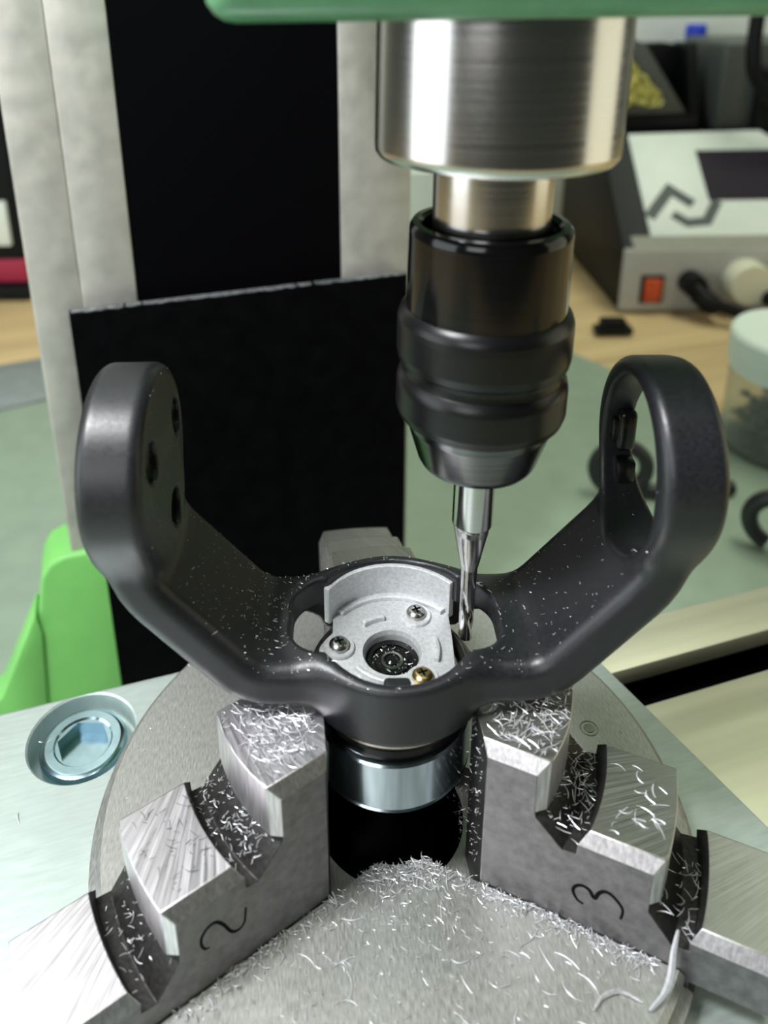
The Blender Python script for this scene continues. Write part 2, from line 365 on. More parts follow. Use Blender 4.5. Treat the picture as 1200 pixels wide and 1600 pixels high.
PROF = [('tip',-4.6),('tip',H1),(U1,H1),(U1,15.6),(U1-.8,14.7),(24.8,11.2),(26.3,11.4),(U2,H2),(U3,H2),(U3,8.2),(U3-.9,7.0),(37.6,3.2),(39.4,3.5),(U4,H3),(U5,H3),(U5,-1.5),(39.9,-1.5),(39.9,-4.6)]
TOPS = {1,2,7,8,13,14}
def make_jaw(angle, top, label):
    vs = [-7.2,-6.2,-5.2,-3.4,-1.7,0,1.7,3.4,5.2,6.2,7.2]
    V, F, fm = [], [], []; n = len(PROF)
    for k, v in enumerate(vs):
        edge = k in (0, len(vs)-1); half = k in (1, len(vs)-2)
        for i, (u, z) in enumerate(PROF):
            if u == 'tip': uu = 10.7 + max(abs(v), 1.0)*.575 + (.25 if edge else 0)
            else:
                r0 = math.hypot(u, 6.2); uu = math.sqrt(max(r0*r0 - v*v, 0)) if u > 20 else u
            zz = z
            if edge:
                if i in TOPS: zz = z-1.7
                if i in (2,3,8,9,14,15): uu -= .95
                if i in (7,13): uu -= .9
                if i == 3: zz = 15.4
            V.append((uu, v + (.0), zz))
    # second slice pulled in so that the chamfer runs from 1.5 mm inside the flank
    for k in (1, len(vs)-2):
        for i in range(n):
            V[k*n+i] = (V[k*n+i][0], math.copysign(6.2, vs[k]), V[k*n+i][2])
    for k in (2, len(vs)-3):
        for i in range(n): V[k*n+i] = (V[k*n+i][0], math.copysign(5.2, vs[k]), V[k*n+i][2])
    for k in range(len(vs)-1):
        cham = k in (0, len(vs)-2)
        for i in range(n):
            j = (i+1) % n; F.append((k*n+i, k*n+j, (k+1)*n+j, (k+1)*n+i))
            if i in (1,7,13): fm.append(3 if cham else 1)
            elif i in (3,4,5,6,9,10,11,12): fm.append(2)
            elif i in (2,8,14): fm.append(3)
            elif i == 0: fm.append(2)  # tip face gets the painted shade too
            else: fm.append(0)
    F.append(tuple(range(n))); fm.append(0); F.append(tuple(range((len(vs)-1)*n, len(vs)*n))); fm.append(0)
    o = raw('jaw', V, F, [M['jaw_side'], top, M['jaw_shade'], M['jaw_cut']], ck, ang=22, fm=fm)
    b = o.modifiers.new('bevel', 'BEVEL'); b.width = .12*MM; b.segments = 2; b.limit_method = 'ANGLE'; b.angle_limit = R(35); b.harden_normals = False
    o.rotation_euler.z = R(angle)
    if label: o['label'] = label
    return o
j1 = make_jaw(90, M['jaw_fan_dim'], 'rear jaw mostly hidden behind the black yoke')
j2 = make_jaw(210, M['jaw_fan_lit'], 'jaw engraved with a 2, fan ground steps in a brighter lit tone')
j3 = make_jaw(330, M['jaw_fan_dim'], 'jaw engraved with a 3, steps in a dimmer lit tone')
def numeral(jaw, pts, side, wid):
    P = spline([(u, 0, z) for u, z in pts], 6); V, F = [], []
    for i, p in enumerate(P):
        t = (P[min(i+1, len(P)-1)]-P[max(i-1, 0)]).normalized(); nn = Vector((-t.z, 0, t.x))
        ww = wid*(.55 + .45*math.sin(math.pi*min(1, (i+2)/(len(P)+3))))
        for s, dv in ((-1, -.25), (1, -.25), (1, .03), (-1, .03)):
            q = p + nn*s*ww; V.append((q.x, side*(7.2+dv), q.z))
    for i in range(len(P)-1):
        for k in range(4): F.append((4*i+k, 4*i+(k+1) % 4, 4*i+4+(k+1) % 4, 4*i+4+k))
    F += [(0,1,2,3), tuple(4*(len(P)-1)+k for k in range(4))]
    return raw('engraved_numeral', V, F, M['engrave'], jaw)
numeral(j2, [(26.34,8.42),(26.63,6.32),(27.4,5.67),(28.31,6.24),(29.18,8.22),(30.04,9.39),(31.03,9.34),(31.78,8.48),(31.9,7.36),(31.55,6.41),(31.02,6.14)], 1, .2)
numeral(j3, [(27.53,3.88),(26.8,4.19),(26.24,5.24),(26.4,6.22),(27.17,6.81),(28.0,6.54),(28.66,5.56),(29.03,6.6),(29.65,7.34),(30.45,7.23),(31.44,6.32),(31.87,5.38),(31.74,3.96)], -1, .24)

# ------------------------------------------------------------------ gimbal: yoke as one smooth casting
def smin(a, b, k): 
    h = np.clip(.5+.5*(b-a)/k, 0, 1); return b*(1-h)+a*h - k*h*(1-h)
def smax(a, b, k): return -smin(-a, -b, k)
def rbox(qx, qy): return np.minimum(np.maximum(qx, qy), 0) + np.sqrt(np.maximum(qx,0)**2+np.maximum(qy,0)**2)
def seg(x, z, a, b):
    dx, dz = b[0]-a[0], b[1]-a[1]; L2 = dx*dx+dz*dz
    t = np.clip(((x-a[0])*dx+(z-a[1])*dz)/L2, 0, 1)
    return np.sqrt((x-a[0]-t*dx)**2+(z-a[1]-t*dz)**2)
XC = 0.45
def yoke_sdf(x, y, z):
    x = x-XC; ax = np.abs(x)
    path = [(0,27.2),(18.0,27.2),(30.2,41.6),(31.0,48),(31.0,54)]
    q = [path[0]]
    for a, b, c, cr in zip(path, path[1:], path[2:], (3.2, 3.5, 2)):
        b_ = np.array(b); ua = np.array(a)-b_; ub = np.array(c)-b_
        p0 = b_+ua/np.linalg.norm(ua)*cr; p1 = b_+ub/np.linalg.norm(ub)*cr
        q += [tuple((1-t)**2*p0+2*t*(1-t)*b_+t*t*p1) for t in (0, .25, .5, .75, 1)]
    q.append(path[-1])
    d = np.minimum.reduce([seg(ax, z, a, b) for a, b in zip(q, q[1:])])
    r = 2.0
    arm = rbox(d-2.95+r, np.abs(y)-9.0+r) - r
    rho = np.sqrt(y**2+(z-53.6)**2)
    disc = rbox(np.abs(ax-30.9)-3.6+1.4, rho-11.8+1.4) - 1.4
    s = smin(arm, disc, 2.2)
    rh = np.sqrt(x**2+y**2)
    hub = rbox(np.abs(z-25.85)-4.35+.8, rh-12.2+.8) - .8
    s = smin(s, hub, 3.2)
    # opening: bore and two side lobes
    bore = rh-10.75
    lobe = rbox(np.abs(x)-13.1+4.5, np.abs(y+.0)-6.3+4.5) - 4.5
    s = smax(s, -np.minimum(bore, lobe), .55)
    # right: elongated window
    win = np.sqrt((y/.83)**2 + (z-52.4)**2)
    win = np.where(x > 0, win-10.9, 9.0)
    win2 = np.where(x > 31.2, np.sqrt((y/.92)**2+(z-52.6)**2)-10.5, 9.0)
    s = smax(s, -win, .7)
    s = np.where((x > 20) & (z > 40), smax(s, (x+.36*y-34.75)/1.06, 1.0), s)
    und = np.maximum(rbox(np.abs(x)-14.6+3, np.abs(y)-7.4+3)-3, z-26.4)
    s = smax(s, -und, .5)
    # left: three through holes with countersinks
    for hy, hz in ((7.4,55.6),(-5.6,57.0),(1.8,46.0)):
        rr = np.sqrt((y-hy)**2+(z-hz)**2)
        s = smax(s, -np.where(x < 0, rr-1.75, 9.0), .35)
        s = smax(s, -np.where((x < 0), np.maximum(rr-2.3, -(x+28.3)), 9.0), .3)
    return s
def surface_nets(f, lo, hi, h):
    ax_ = [np.arange(lo[i], hi[i]+h, h, dtype=np.float32) for i in range(3)]
    X, Y, Z = np.meshgrid(*ax_, indexing='ij'); D = f(X, Y, Z).astype(np.float32); ins = D < 0
    c = [ins[i:ins.shape[0]-1+i, j:ins.shape[1]-1+j, k:ins.shape[2]-1+k] for i in (0,1) for j in (0,1) for k in (0,1)]
    cnt = sum(a.astype(np.int8) for a in c); act = (cnt > 0) & (cnt < 8)
    idx = -np.ones(act.shape, np.int64); I = np.argwhere(act); idx[act] = np.arange(len(I))
    acc = np.zeros((len(I), 3)); num = np.zeros(len(I))
    corners = [(i,j,k) for i in (0,1) for j in (0,1) for k in (0,1)]
    for a in corners:
        for d in range(3):
            if a[d]: continue
            b = list(a); b[d] = 1
            da = D[tuple((I+a).T)]; db = D[tuple((I+b).T)]; m = (da < 0) != (db < 0)
            t = np.where(m, da/np.where(m, da-db, 1), 0)
            p = np.array(a, float)[None]+t[:, None]*(np.array(b)-np.array(a))[None]
            acc += p*m[:, None]; num += m
    P = (I+acc/num[:, None])*h+np.array(lo)
    for _ in range(2):      # pull onto the surface
        e = .05; g = np.stack([f(P[:,0]+(e if i==0 else 0), P[:,1]+(e if i==1 else 0), P[:,2]+(e if i==2 else 0)) - f(P[:,0]-(e if i==0 else 0), P[:,1]-(e if i==1 else 0), P[:,2]-(e if i==2 else 0)) for i in range(3)], 1)/(2*e)
        P = P - np.clip(f(P[:,0],P[:,1],P[:,2])[:,None]*g/np.maximum((g**2).sum(1,keepdims=True), .2), -h*.5, h*.5)
    Fs = []
    for d in range(3):
        o1, o2 = (d+1) % 3, (d+2) % 3
        sl0 = [slice(None)]*3; sl1 = [slice(None)]*3; sl0[d] = slice(0,-1); sl1[d] = slice(1,None)
        ch = ins[tuple(sl0)] != ins[tuple(sl1)]; E = np.argwhere(ch); E = E[(E[:,o1] > 0) & (E[:,o2] > 0)]
        E = E[(E[:,o1] < act.shape[o1]) & (E[:,o2] < act.shape[o2])]
        def off(a, b): 
            q = E.copy(); q[:,o1] -= a; q[:,o2] -= b; return idx[tuple(q.T)]
        q = np.stack([off(0,0), off(1,0), off(1,1), off(0,1)], 1)
        flip = ins[tuple(E.T)]; q[~flip] = q[~flip][:, ::-1]
        Fs.append(q)
    return P, np.concatenate(Fs), g
gb = thing('camera_gimbal', 'black U shaped gimbal yoke on its motor, gripped upright in the chuck jaws', 'gimbal', (0,0,0), VIEW)
P, F, G = surface_nets(yoke_sdf, (-36.2, -13.4, 19.6), (37.0, 13.4, 66.6), .36)
me = bpy.data.meshes.new('yoke'); me.from_pydata((P*MM).tolist(), [], F.tolist()); me.update()
for p in me.polygons: p.use_smooth = True
yoke = link('yoke', me, M['yoke'], gb)
# contacts and ledges inside the right window
box('contact_block', (XC+28.9, 7.4, 49.2), (XC+31.3, 9.6, 55.0), M['oily'], gb, .7, 3)
box('contact_pin', (XC+28.3, 7.9, 50.6), (XC+29.2, 9.2, 53.8), M['oily'], gb, .3, 2)
box('window_ledge', (XC+28.9, 6.4, 45.0), (XC+31.4, 8.8, 48.4), M['oily'], gb, .6, 2)
# motor disc
DX = 0.25
outline = [(-7.6,7.2),(-7.65,3.4),(-8.6,2.2),(-9.3,1.0),(-9.4,-.3),(-9.0,-1.5),(-7.9,-2.6),(-7.0,-3.5),(-6.4,-5.4)]
outline += [(9.9*math.cos(a), 9.9*math.sin(a)) for a in np.linspace(R(222), R(312), 16)]
outline += [(8.0,-5.6),(8.1,-2.9),(8.3,2.5),(8.3,6.0)]
outline += [(10.5*math.cos(a), 10.5*math.sin(a)) for a in np.linspace(R(38), R(136), 24)]
disc = prism('motor_disc', outline, 21.6, 24.5, M['cast'], gb, .15, 2)
hole = lathe('cut', [(0,19),(3.55,19),(3.55,24.0),(3.85,24.5),(3.85,27),(0,27)], M['cast'], None, (.15,-.15), 64)
disc_rot = hole; hole.rotation_euler.z = VIEW
bpy.context.view_layer.update(); cut(disc, [hole])
def arc_band(name, r0, r1, a0, a1, z0, z1, material, parent, bev=.15, c=(0,0), n=20):
    A = np.linspace(R(a0), R(a1), n)
    pts = [(c[0]+r1*math.cos(a), c[1]+r1*math.sin(a)) for a in A] + [(c[0]+r0*math.cos(a), c[1]+r0*math.sin(a)) for a in A[::-1]]
    return prism(name, pts, z0, z1, material, parent, bev, 2)
arc_band('rear_upstand', 10.15, 11.1, 39, 147, 23.8, 29.65, M['cast'], gb, .2, (XC,0), 40)
arc_band('rear_step', 9.2, 10.3, 43, 137, 24.3, 25.1, M['cast'], gb, .15, (XC,0), 32)
for (cx, cy, mt, zt) in ((-6.75,.55,'screw',25.35),(3.8,6.1,'screw',25.35),(3.7,-4.75,'brass_screw',25.2)):
    b = lathe('screw_boss', [(0,24.3),(2.05,24.3),(2.05,24.75),(1.95,24.9),(0,24.9)], M['cast'], gb, (cx,cy), 40)
    V_, z0 = None, 24.9
    s_ = lathe('screw', [(0,z0+.95),(.55,z0+.93),(1.0,z0+.78),(1.3,z0+.45),(1.35,z0+.15),(1.3,z0-.1),(0,z0-.1)], M[mt], b, (cx,cy), 40)
    for k in (0, 1):
        c = math.cos(R(20+90*k)); s = math.sin(R(20+90*k)); hw = .13; hl = .62
        V = []
        for z, q in ((z0+.97,1),(z0+.5,.8)):
            V += [(cx+c*hl*q*a-s*hw*b_, cy+s*hl*q*a+c*hw*b_, z) for a, b_ in ((1,1),(1,-1),(-1,-1),(-1,1))]
        raw('cross_slot', V, [(0,1,2,3),(4,5,6,7),(0,1,5,4),(1,2,6,5),(2,3,7,6),(3,0,4,7)], M['engrave'], b)
arc_band('raised_tab', 5.3, 6.05, 96, 128, 24.4, 25.2, M['cast'], gb, .15)
arc_band('raised_tab', 5.7, 6.4, -19, 18, 24.4, 25.2, M['cast'], gb, .15)
arc_band('raised_tab', 5.0, 5.7, 214, 262, 24.4, 25.3, M['cast'], gb, .15)
lathe('bearing', [(3.5,22.6),(3.5,23.1),(2.75,23.1),(2.7,22.8),(2.2,22.7),(2.15,23.0),(1.5,23.0),(1.45,22.4),(.9,22.3),(.8,23.2),(.5,23.4),(0,23.4)], M['oily'], gb, (.15,-.15), 64)
lathe('bearing_hub', [(1.5,22.9),(1.45,23.15),(1.1,23.2),(.95,22.7),(0,22.6)], M['screw'], gb, (.15,-.15), 48)
bp_ = box('front_clip', (-1.4,-10.6,24.6), (1.9,-8.3,29.0), M['yoke'], gb, .6, 3)
# motor under the yoke
lathe('rotor_coil', [(9.75,21.2),(9.9,22.6),(9.5,23.2),(8.9,22.8),(8.6,21.0)], M['oily'], gb, (XC*.5,0), 96)
lathe('motor_plate', [(0,21.6),(10.9,21.6),(11.0,21.3),(11.0,20.3),(10.7,20.0),(0,20.0)], M['lip'], gb, (XC*.5,0), 96)
lathe('motor_neck', [(0,20.1),(10.55,20.1),(10.75,19.5),(10.3,18.9),(9.6,18.3),(9.8,17.0),(0,17.0)], M['oily'], gb, (0.1,0), 96)
lathe('motor_ring', [(0,17.0),(9.9,17.0),(10.4,16.9),(10.6,16.6),(10.6,9.8),(10.45,9.6),(10.45,9.4),(10.65,9.2),(10.5,8.9),(0,8.9)], M['ring'], gb, (0,0), 128)
# windows beneath the lobes: nothing, the chuck face shows through

# ------------------------------------------------------------------ bench things in the background
S_, H_ = VIEW, None
st = thing('soldering_station', 'black soldering station with white sloping front and dark screen', 'soldering station', (0,0,-90), VIEW)
LX, HB = 164.5, 390.5
prism('case', [(HB,0),(HB,38),(HB+6,42.5),(HB+64,95),(HB+72,97),(HB+150,97),(HB+150,0)], LX+.3, 306, M['case'], st, 1.2, 2, frame=lambda a,b,c: (c, a, b))
box('switch_panel', (LX, HB-3, .5), (306, HB+1, 41), M['lipgrey'], st, 1.5, 3)
prism('panel_bevel', [(HB-2.5,40.5),(HB-2.0,41.3),(HB+8,46.5),(HB+9,42)], LX+6, 304, M['bevelgrey'], st, .3, 1, frame=lambda a,b,c: (c, a, b))
E_ = Vector((0, 60, 51.5)).normalized(); O_ = Vector((185.3, HB+8, 44.8)); Nn = Vector((0, -E_.z, E_.y))
def pan(a, b, c): q = O_ + Vector((1,0,0))*a + E_*b + Nn*c; return (q.x, q.y, q.z)
prism('front_panel', [(-2.4,0),(-2.4,80.5),(86,82.5),(94,74),(94,0)], 0, 2.0, M['white'], st, .5, 2, frame=pan)
prism('screen', [(39.3,26.2),(39.3,66),(93.9,66),(93.9,26.2)], 1.8, 2.3, M['screen'], st, .1, 1, frame=pan)
def stroke(pts, wid):
    P = [Vector((a, b)) for a, b in pts]; L, Rr = [], []
    for i, p in enumerate(P):
        d0 = (P[i]-P[i-1]).normalized() if i else None; d1 = (P[i+1]-P[i]).normalized() if i < len(P)-1 else None
        n0 = Vector((-d0.y, d0.x)) if d0 else None; n1 = Vector((-d1.y, d1.x)) if d1 else None
        if n0 and n1: m = (n0+n1).normalized(); m = m/max(.35, m.dot(n0))
        else: m = n0 or n1
        L.append(p+m*wid); Rr.append(p-m*wid)
    return [tuple(q) for q in L+Rr[::-1]]
prism('printed_mark', stroke([(-1.0,14),(16.1,35.0),(28.6,23.4)], 3.6), 1.9, 2.12, M['mark'], st, 0, frame=pan)
prism('printed_mark', stroke([(14.2,16.2),(22.2,9.6),(34.5,10.6),(44.5,26.0)], 3.2), 1.9, 2.12, M['mark'], st, 0, frame=pan)
sw = box('rocker_switch', (176, HB-4.2, 6), (190.2, HB-2.5, 24.5), M['case'], st, .6, 2)
box('rocker', (178.0, HB-5.8, 7.4), (188.6, HB-3.5, 22.5), M['red'], sw, .9, 3)
def knob(name, x, z, r, l, m, parent):
    o = lathe(name, [(0,0),(r,0),(r,l*.7),(r*.92,l),(0,l)], m, parent, (0,0), 40)
    o.data.transform(Matrix.Translation((x*MM, (HB-2.5)*MM, z*MM)) @ Matrix.Rotation(R(90), 4, 'X'))
    return o
knob('connector', 206, 20, 7.5, 12, M['case'], st); knob('connector', 214, 10.5, 6.5, 18, M['case'], st)
kn = knob('dial_knob', 239, 21, 13.5, 13, M['cream'], st)
knob('connector', 251, 13, 5.5, 20, M['case'], st)
lead = tube('station_lead', spline([(206,HB-12,110-90),(212,HB-22,14),(226,HB-26,9),(245,HB-30,5),(275,HB-34,4),(330,HB-30,4)]), 3.6, M['case']); lead.location = (0,0,-90*MM); lead.rotation_euler.z = VIEW
tag(lead, 'black lead plugged into the front of the soldering station', 'cable')
# iron stand on top of the station
sd = thing('iron_stand', 'black soldering iron stand holding gold brass wool, on top of the station', 'soldering stand', (0,0,7.2), VIEW)
YS = HB+86
prism('stand_frame', [(156,10),(228,12),(195,58),(178,64),(156,60)], YS, YS+4, M['case_grey'], sd, 1.2, 2, frame=lambda a,b,c: (a, c, b))
box('stand_base', (150, YS-4, 0), (236, YS+50, 10), M['case'], sd, 1.5, 2)
prism('stand_back', [(150,9),(234,9),(234,54),(222,56),(150,54)], YS+34, YS+48, M['case'], sd, 1.5, 2, frame=lambda a,b,c: (a, c, b))
prism('stand_side', [(YS+2,9),(YS+46,9),(YS+46,56),(YS+20,57)], 231, 238, M['case'], sd, 1.2, 2, frame=lambda a,b,c: (c, a, b))
# brass wool: a tangle of fine curls
bw = bpy.data.curves.new('brass_wool', 'CURVE'); bw.dimensions = '3D'; bw.bevel_depth = .55*MM; bw.bevel_resolution = 1; bw.resolution_u = 4
for k in range(230):
    cx, cz = rnd.uniform(166, 206), rnd.uniform(21, 50)
    if cz-20 > (212-cx)*.85: continue
    sp = bw.splines.new('POLY'); m_ = 9; sp.points.add(m_-1); ph = rnd.uniform(0, 6.28); tl = rnd.uniform(-1, 1); rr = rnd.uniform(2.5, 5)
    for q in range(m_):
        a = ph+q*.62; sp.points[q].co = ((cx+rr*math.cos(a))*MM, (YS-2+rnd.uniform(-1.5,1.5)+4*tl*math.sin(a))*MM, (cz+rr*math.sin(a))*MM, 1)
bo = bpy.data.objects.new('brass_wool', bw); COL.objects.link(bo); bw.materials.append(M['brass']); bo.parent = sd; bo['kind'] = 'stuff'
bt = box('equipment_box', (246, HB+80, 7.4), (330, HB+150, 66), M['case_grey'], None, 3, 3); bt.rotation_euler.z = VIEW
tag(bt, 'dark grey box on the station beside the iron stand', 'box')
b2 = box('equipment_box', (268, HB+70, 7.4), (340, HB+79, 50), M['case'], None, 2, 3); b2.rotation_euler.z = VIEW
tag(b2, 'black box at the edge of the picture, in front of the dark grey box', 'box')
cb1 = tube('cable', spline([(255,HB+62,100),(252,HB+56,80),(251,HB+52,60),(255,HB+50,45),(270,HB+48,30),(285,HB+46,16),(310,HB+48,11.5)]), 4.6, M['case'], None, 14); cb1.rotation_euler.z = VIEW
tag(cb1, 'thick black cable curving down behind the soldering station front', 'cable')
cp = thing('spray_bottle', 'small dark bottle with a blue cap behind the iron stand', 'bottle', (222*1, 0, 0), VIEW); cp.location = (0,0,0)
lathe('bottle_body', [(0,7.3),(12,7.3),(12.5,8.5),(12.5,52),(9,58),(6.5,60),(6.5,63),(0,63)], M['case'], cp, (258,HB+160), 40)
lathe('cap', [(0,62.5),(7.5,62.5),(7.5,71.5),(6.5,73.2),(0,73.2)], M['blue'], cp, (258,HB+160), 40)
wp = box('white_box', (140, 570, -90), (420, 660, 120), M['white'], None, 4, 3); wp.rotation_euler.z = VIEW
tag(wp, 'large pale grey box far behind the soldering station', 'box')
wb = box('white_box', (-10, 372, -90), (47, 420, 4.9), M['white'], None, 2, 3); wb.rotation_euler.z = VIEW
tag(wb, 'white box standing behind the column, seen just left of the drill chuck', 'box')
# small black clip beside the station
cl = thing('cable_clip', 'small black clip lying at the rear edge of the green mat', 'clip', (0,0,-90), VIEW)
box('clip_base', (140, 352, 0), (162, 362, 4), M['case'], cl, 1.2, 2); box('clip_jaw', (143, 353, 3.5), (158, 361, 9), M['case'], cl, 1.5, 2)
# jar
jr = thing('plastic_jar', 'translucent plastic jar with a mint white lid on the mat', 'jar', (183.0, 209.0, -90), VIEW)
jr.location = (0,0,-90*MM)
JC = (189.0, 232.0)
RJ = 28.0
lathe('jar_body', [(0,.4),(RJ-2,.4),(RJ-.8,1.5),(RJ-.8,33),(RJ-2.5,36),(RJ-2.5,43),(RJ-3.5,43),(RJ-3.5,35.5),(RJ-1.8,32),(RJ-1.8,2.4),(RJ-3,1.6),(0,1.6)], M['clear'], jr, JC, 72)
lathe('lid_ring', [(RJ-2.3,37),(RJ-.2,37),(RJ+.2,37.5),(RJ+.2,42),(RJ-.2,42.4),(RJ-2.3,42.4)], M['lidwhite'], jr, JC, 72)
lathe('lid', [(0,42.2),(RJ+.4,42.2),(RJ+1.0,43),(RJ+1.0,52.5),(RJ-.2,54.2),(RJ-2,54.6),(0,54.8)], M['lidwhite'], jr, JC, 72)
V, F = [], []
ico = bmesh.new(); bmesh.ops.create_icosphere(ico, subdivisions=1, radius=2.6); iv = [v.co.copy() for v in ico.verts]; iff = [[v.index for v in f.verts] for f in ico.faces]; ico.free()
for k in range(170):
    a, r_, z = rnd.uniform(0, 6.28), 23*math.sqrt(rnd.random()), 3.6+rnd.random()*rnd.random()*22
    o0 = len(V); V += [(JC[0]+r_*math.cos(a)+v.x, JC[1]+r_*math.sin(a)+v.y, z+v.z*.7) for v in iv]; F += [[i+o0 for i in f] for f in iff]
ct = raw('jar_contents', V, F, M['case_grey'], None); ct.location = (0,0,-90*MM); ct.rotation_euler.z = VIEW
tag(ct, 'dark small parts filling the bottom of the plastic jar', 'small parts', None, 'stuff')
# spare black arms lying on the mat
def spare(label, x, y, rz, flip=1):
    o = thing('gimbal_arm', label, 'gimbal arm', (x, y, -90), rz, 'spare black gimbal arms on the mat')
    A = [(10*math.cos(a), 10*math.sin(a)) for a in np.linspace(R(-60), R(250), 26)]
    p3 = [(flip*a, 0, 13+b) for a, b in A]
    tube('end_ring', p3, 3.0, M['yoke'], o, 10)
    tube('arm', spline([(flip*4.8,0,4.5),(flip*12,0,3.2),(flip*22,1,3.0),(flip*34,4,3.0),(flip*46,6,3.0)]), 3.0, M['yoke'], o, 10)
    return o
spare('black hooked gimbal arm lying on the mat, seen past the right yoke ring', 119, 186, R(-12))
spare('black hooked gimbal arm lying on the mat in front of the jar', 161, 146, R(-40))
# left background
lf = thing('tool_case', 'black tool case with a crimson band, left of the column', 'tool case', (0,0,-90), VIEW)
box('case_body', (-330, 432, 0), (-219.5, 520, 168), M['case'], lf, 3, 3)
box('crimson_band', (-331, 430.5, 10), (-219, 450, 26), M['maroon'], lf, 1, 2)
box('grey_clasp', (-236, 429, 36), (-226, 433, 66), M['white'], lf, 1, 2)
box('case_foot', (-332, 424, 0), (-217, 522, 8), M['case'], lf, 1, 2)
bk = box('brown_box', (-320, 540, -90), (-212, 640, 110), mat('brown cardboard', (.30,.13,.06), .8, 0, var=.1, scale=60), None, 2, 2); bk.rotation_euler.z = VIEW
tag(bk, 'brown cardboard box behind the black tool case', 'box')

# ------------------------------------------------------------------ metal shavings
def chip_geo(L, wd, curl, V, F, pos, yaw, tiltx=0.0, lift=0.0, n=5, roll=0.0):
    """a curled, tapered sliver; three sided section"""
    o0 = len(V); cy, sy = math.cos(yaw), math.sin(yaw)
    ang = curl; base = len(V)
    x = y = 0.0; a = -ang/2; pts = []
    for i in range(n+1):
        pts.append((x, y)); x += L/n*math.cos(a); y += L/n*math.sin(a); a += ang/n
    mx, my = sum(p[0] for p in pts)/len(pts), sum(p[1] for p in pts)/len(pts)
    for i, (px, py) in enumerate(pts):
        t = i/n; wq = wd*(.25+.75*math.sin(math.pi*min(1, .12+.8*t)))
        px -= mx; py -= my
        z = lift + tiltx*px + abs(py)*roll
        z = max(z, .02)
        for dx, dy, dz in ((0, wq*.5, 0), (0, -wq*.5, .02), (0, .05*wq, wq*.55)):
            lx, ly = px+dx, py+dy
            V.append((pos[0]+cy*lx-sy*ly, pos[1]+sy*lx+cy*ly, pos[2]+z+dz))
    for i in range(n):
        for k in range(3):
            F.append((base+3*i+k, base+3*i+(k+1) % 3, base+3*i+3+(k+1) % 3, base+3*i+3+k))
    F.append((base, base+1, base+2)); F.append((base+3*n, base+3*n+2, base+3*n+1))
def jaw_world(ang, u, v, z):
    a = R(ang); return (u*math.cos(a)-v*math.sin(a), u*math.sin(a)+v*math.cos(a), z)
def in_jaw(x, y):
    for ang in (90, 210, 330):
        a = R(ang); u = x*math.cos(a)+y*math.sin(a); v = -x*math.sin(a)+y*math.cos(a)
        if u > 8 and abs(v) < 7.4: return True
    return False
def swarf(name, label, n, place, Lr, wr, material, tilt=.25, curl=1.2, pile=0.0):
    V, F = [], []; k = 0
    while k < n:
        p = place()
        if p is None: continue
        k += 1; q = rnd.random()**1.8
        L = Lr[0]+(Lr[1]-Lr[0])*q
        chip_geo(L, rnd.uniform(*wr), rnd.uniform(-curl, curl), V, F, (p[0], p[1], p[2]+rnd.random()**2*pile), rnd.uniform(0, 6.28), rnd.uniform(-tilt, tilt), rnd.uniform(.02, .15), 4, rnd.uniform(0,.5))
    return tag(raw(name, V, F, material, None, 60), label, 'metal shavings', None, 'stuff')
def on_face():
    a = R(rnd.uniform(205, 345)); r_ = 10.6+29*rnd.random()**1.3; x, y = r_*math.cos(a), r_*math.sin(a)
    return None if in_jaw(x, y) else (x, y, .02)
def on_face_edges():       # swept up along the jaw flanks and round the bore
    if rnd.random() < .45:
        a = R(rnd.uniform(235, 308)); r_ = 10.9+abs(rnd.gauss(0, 1.6)); x, y = r_*math.cos(a), r_*math.sin(a)
    else:
        s = rnd.random() < .62; u = rnd.uniform(13, 36); v = 7.4+abs(rnd.gauss(0, 1.0))
        x, y, _ = jaw_world(330, u, -v, 0) if s else jaw_world(210, u, v, 0)
    return None if (in_jaw(x, y) or math.hypot(x, y) < 10.7 or math.hypot(x,y) > 39.5) else (x, y, .02)
swarf('metal_dust', 'fine bright swarf strewn over the front of the chuck face', 700, on_face, (.3, 1.3), (.05, .13), M['chip_dim'])
swarf('metal_dust', 'fine bright swarf heaped along the jaws and the bore rim', 900, on_face_edges, (.25, 1.6), (.05, .14), M['chip'], .5, 1.4, .5)
def on_jaw(ang, u0, u1, v0, v1, z, bias=None):
    def f():
        u = rnd.uniform(u0, u1); v = rnd.uniform(v0, v1)
        if bias and rnd.random() > bias(u, v): return None
        return jaw_world(ang, u, v, z)
    return f
def tipclear(u, v): return 1.0 if u > 12.2+abs(v)*.58 else 0.0
swarf('metal_swarf', 'thick bed of bright swarf on the top step of the jaw engraved 2', 380, on_jaw(210, 11.5, 22.3, -5.6, 5.6, H1, lambda u, v: tipclear(u, v)*(1.0 if u < 20.8 else .5)), (.5, 2.7), (.05, .14), M['chip'], .35, 1.4, .7)
swarf('metal_swarf', 'thick bed of bright swarf on the top step of the jaw engraved 3', 420, on_jaw(330, 11.5, 22.6, -5.7, 5.6, H1, lambda u, v: tipclear(u, v)*(1.0 if v > -1 else .55)), (.5, 2.2), (.06, .16), M['chip'], .35, 1.4, .6)
def groove(ang, ua, za, ub, zb):
    def f():
        t = rnd.random(); v = rnd.uniform(-6.3, 6.3); r0 = math.hypot(ua+(ub-ua)*t, 6.2)
        return jaw_world(ang, math.sqrt(r0*r0-v*v), v, za+(zb-za)*t)
    return f
swarf('metal_dust', 'swarf caught in the grooves of the jaw engraved 2', 150, groove(210, 21.8, 14.6, 26.0, 11.5), (.3, 1.2), (.06, .14), M['chip'], .5)
swarf('metal_swarf', 'swarf lying in the dark inner groove of the jaw engraved 3', 130, groove(330, 21.8, 14.6, 26.2, 11.5), (.4, 2.0), (.06, .14), M['chip'], .6)
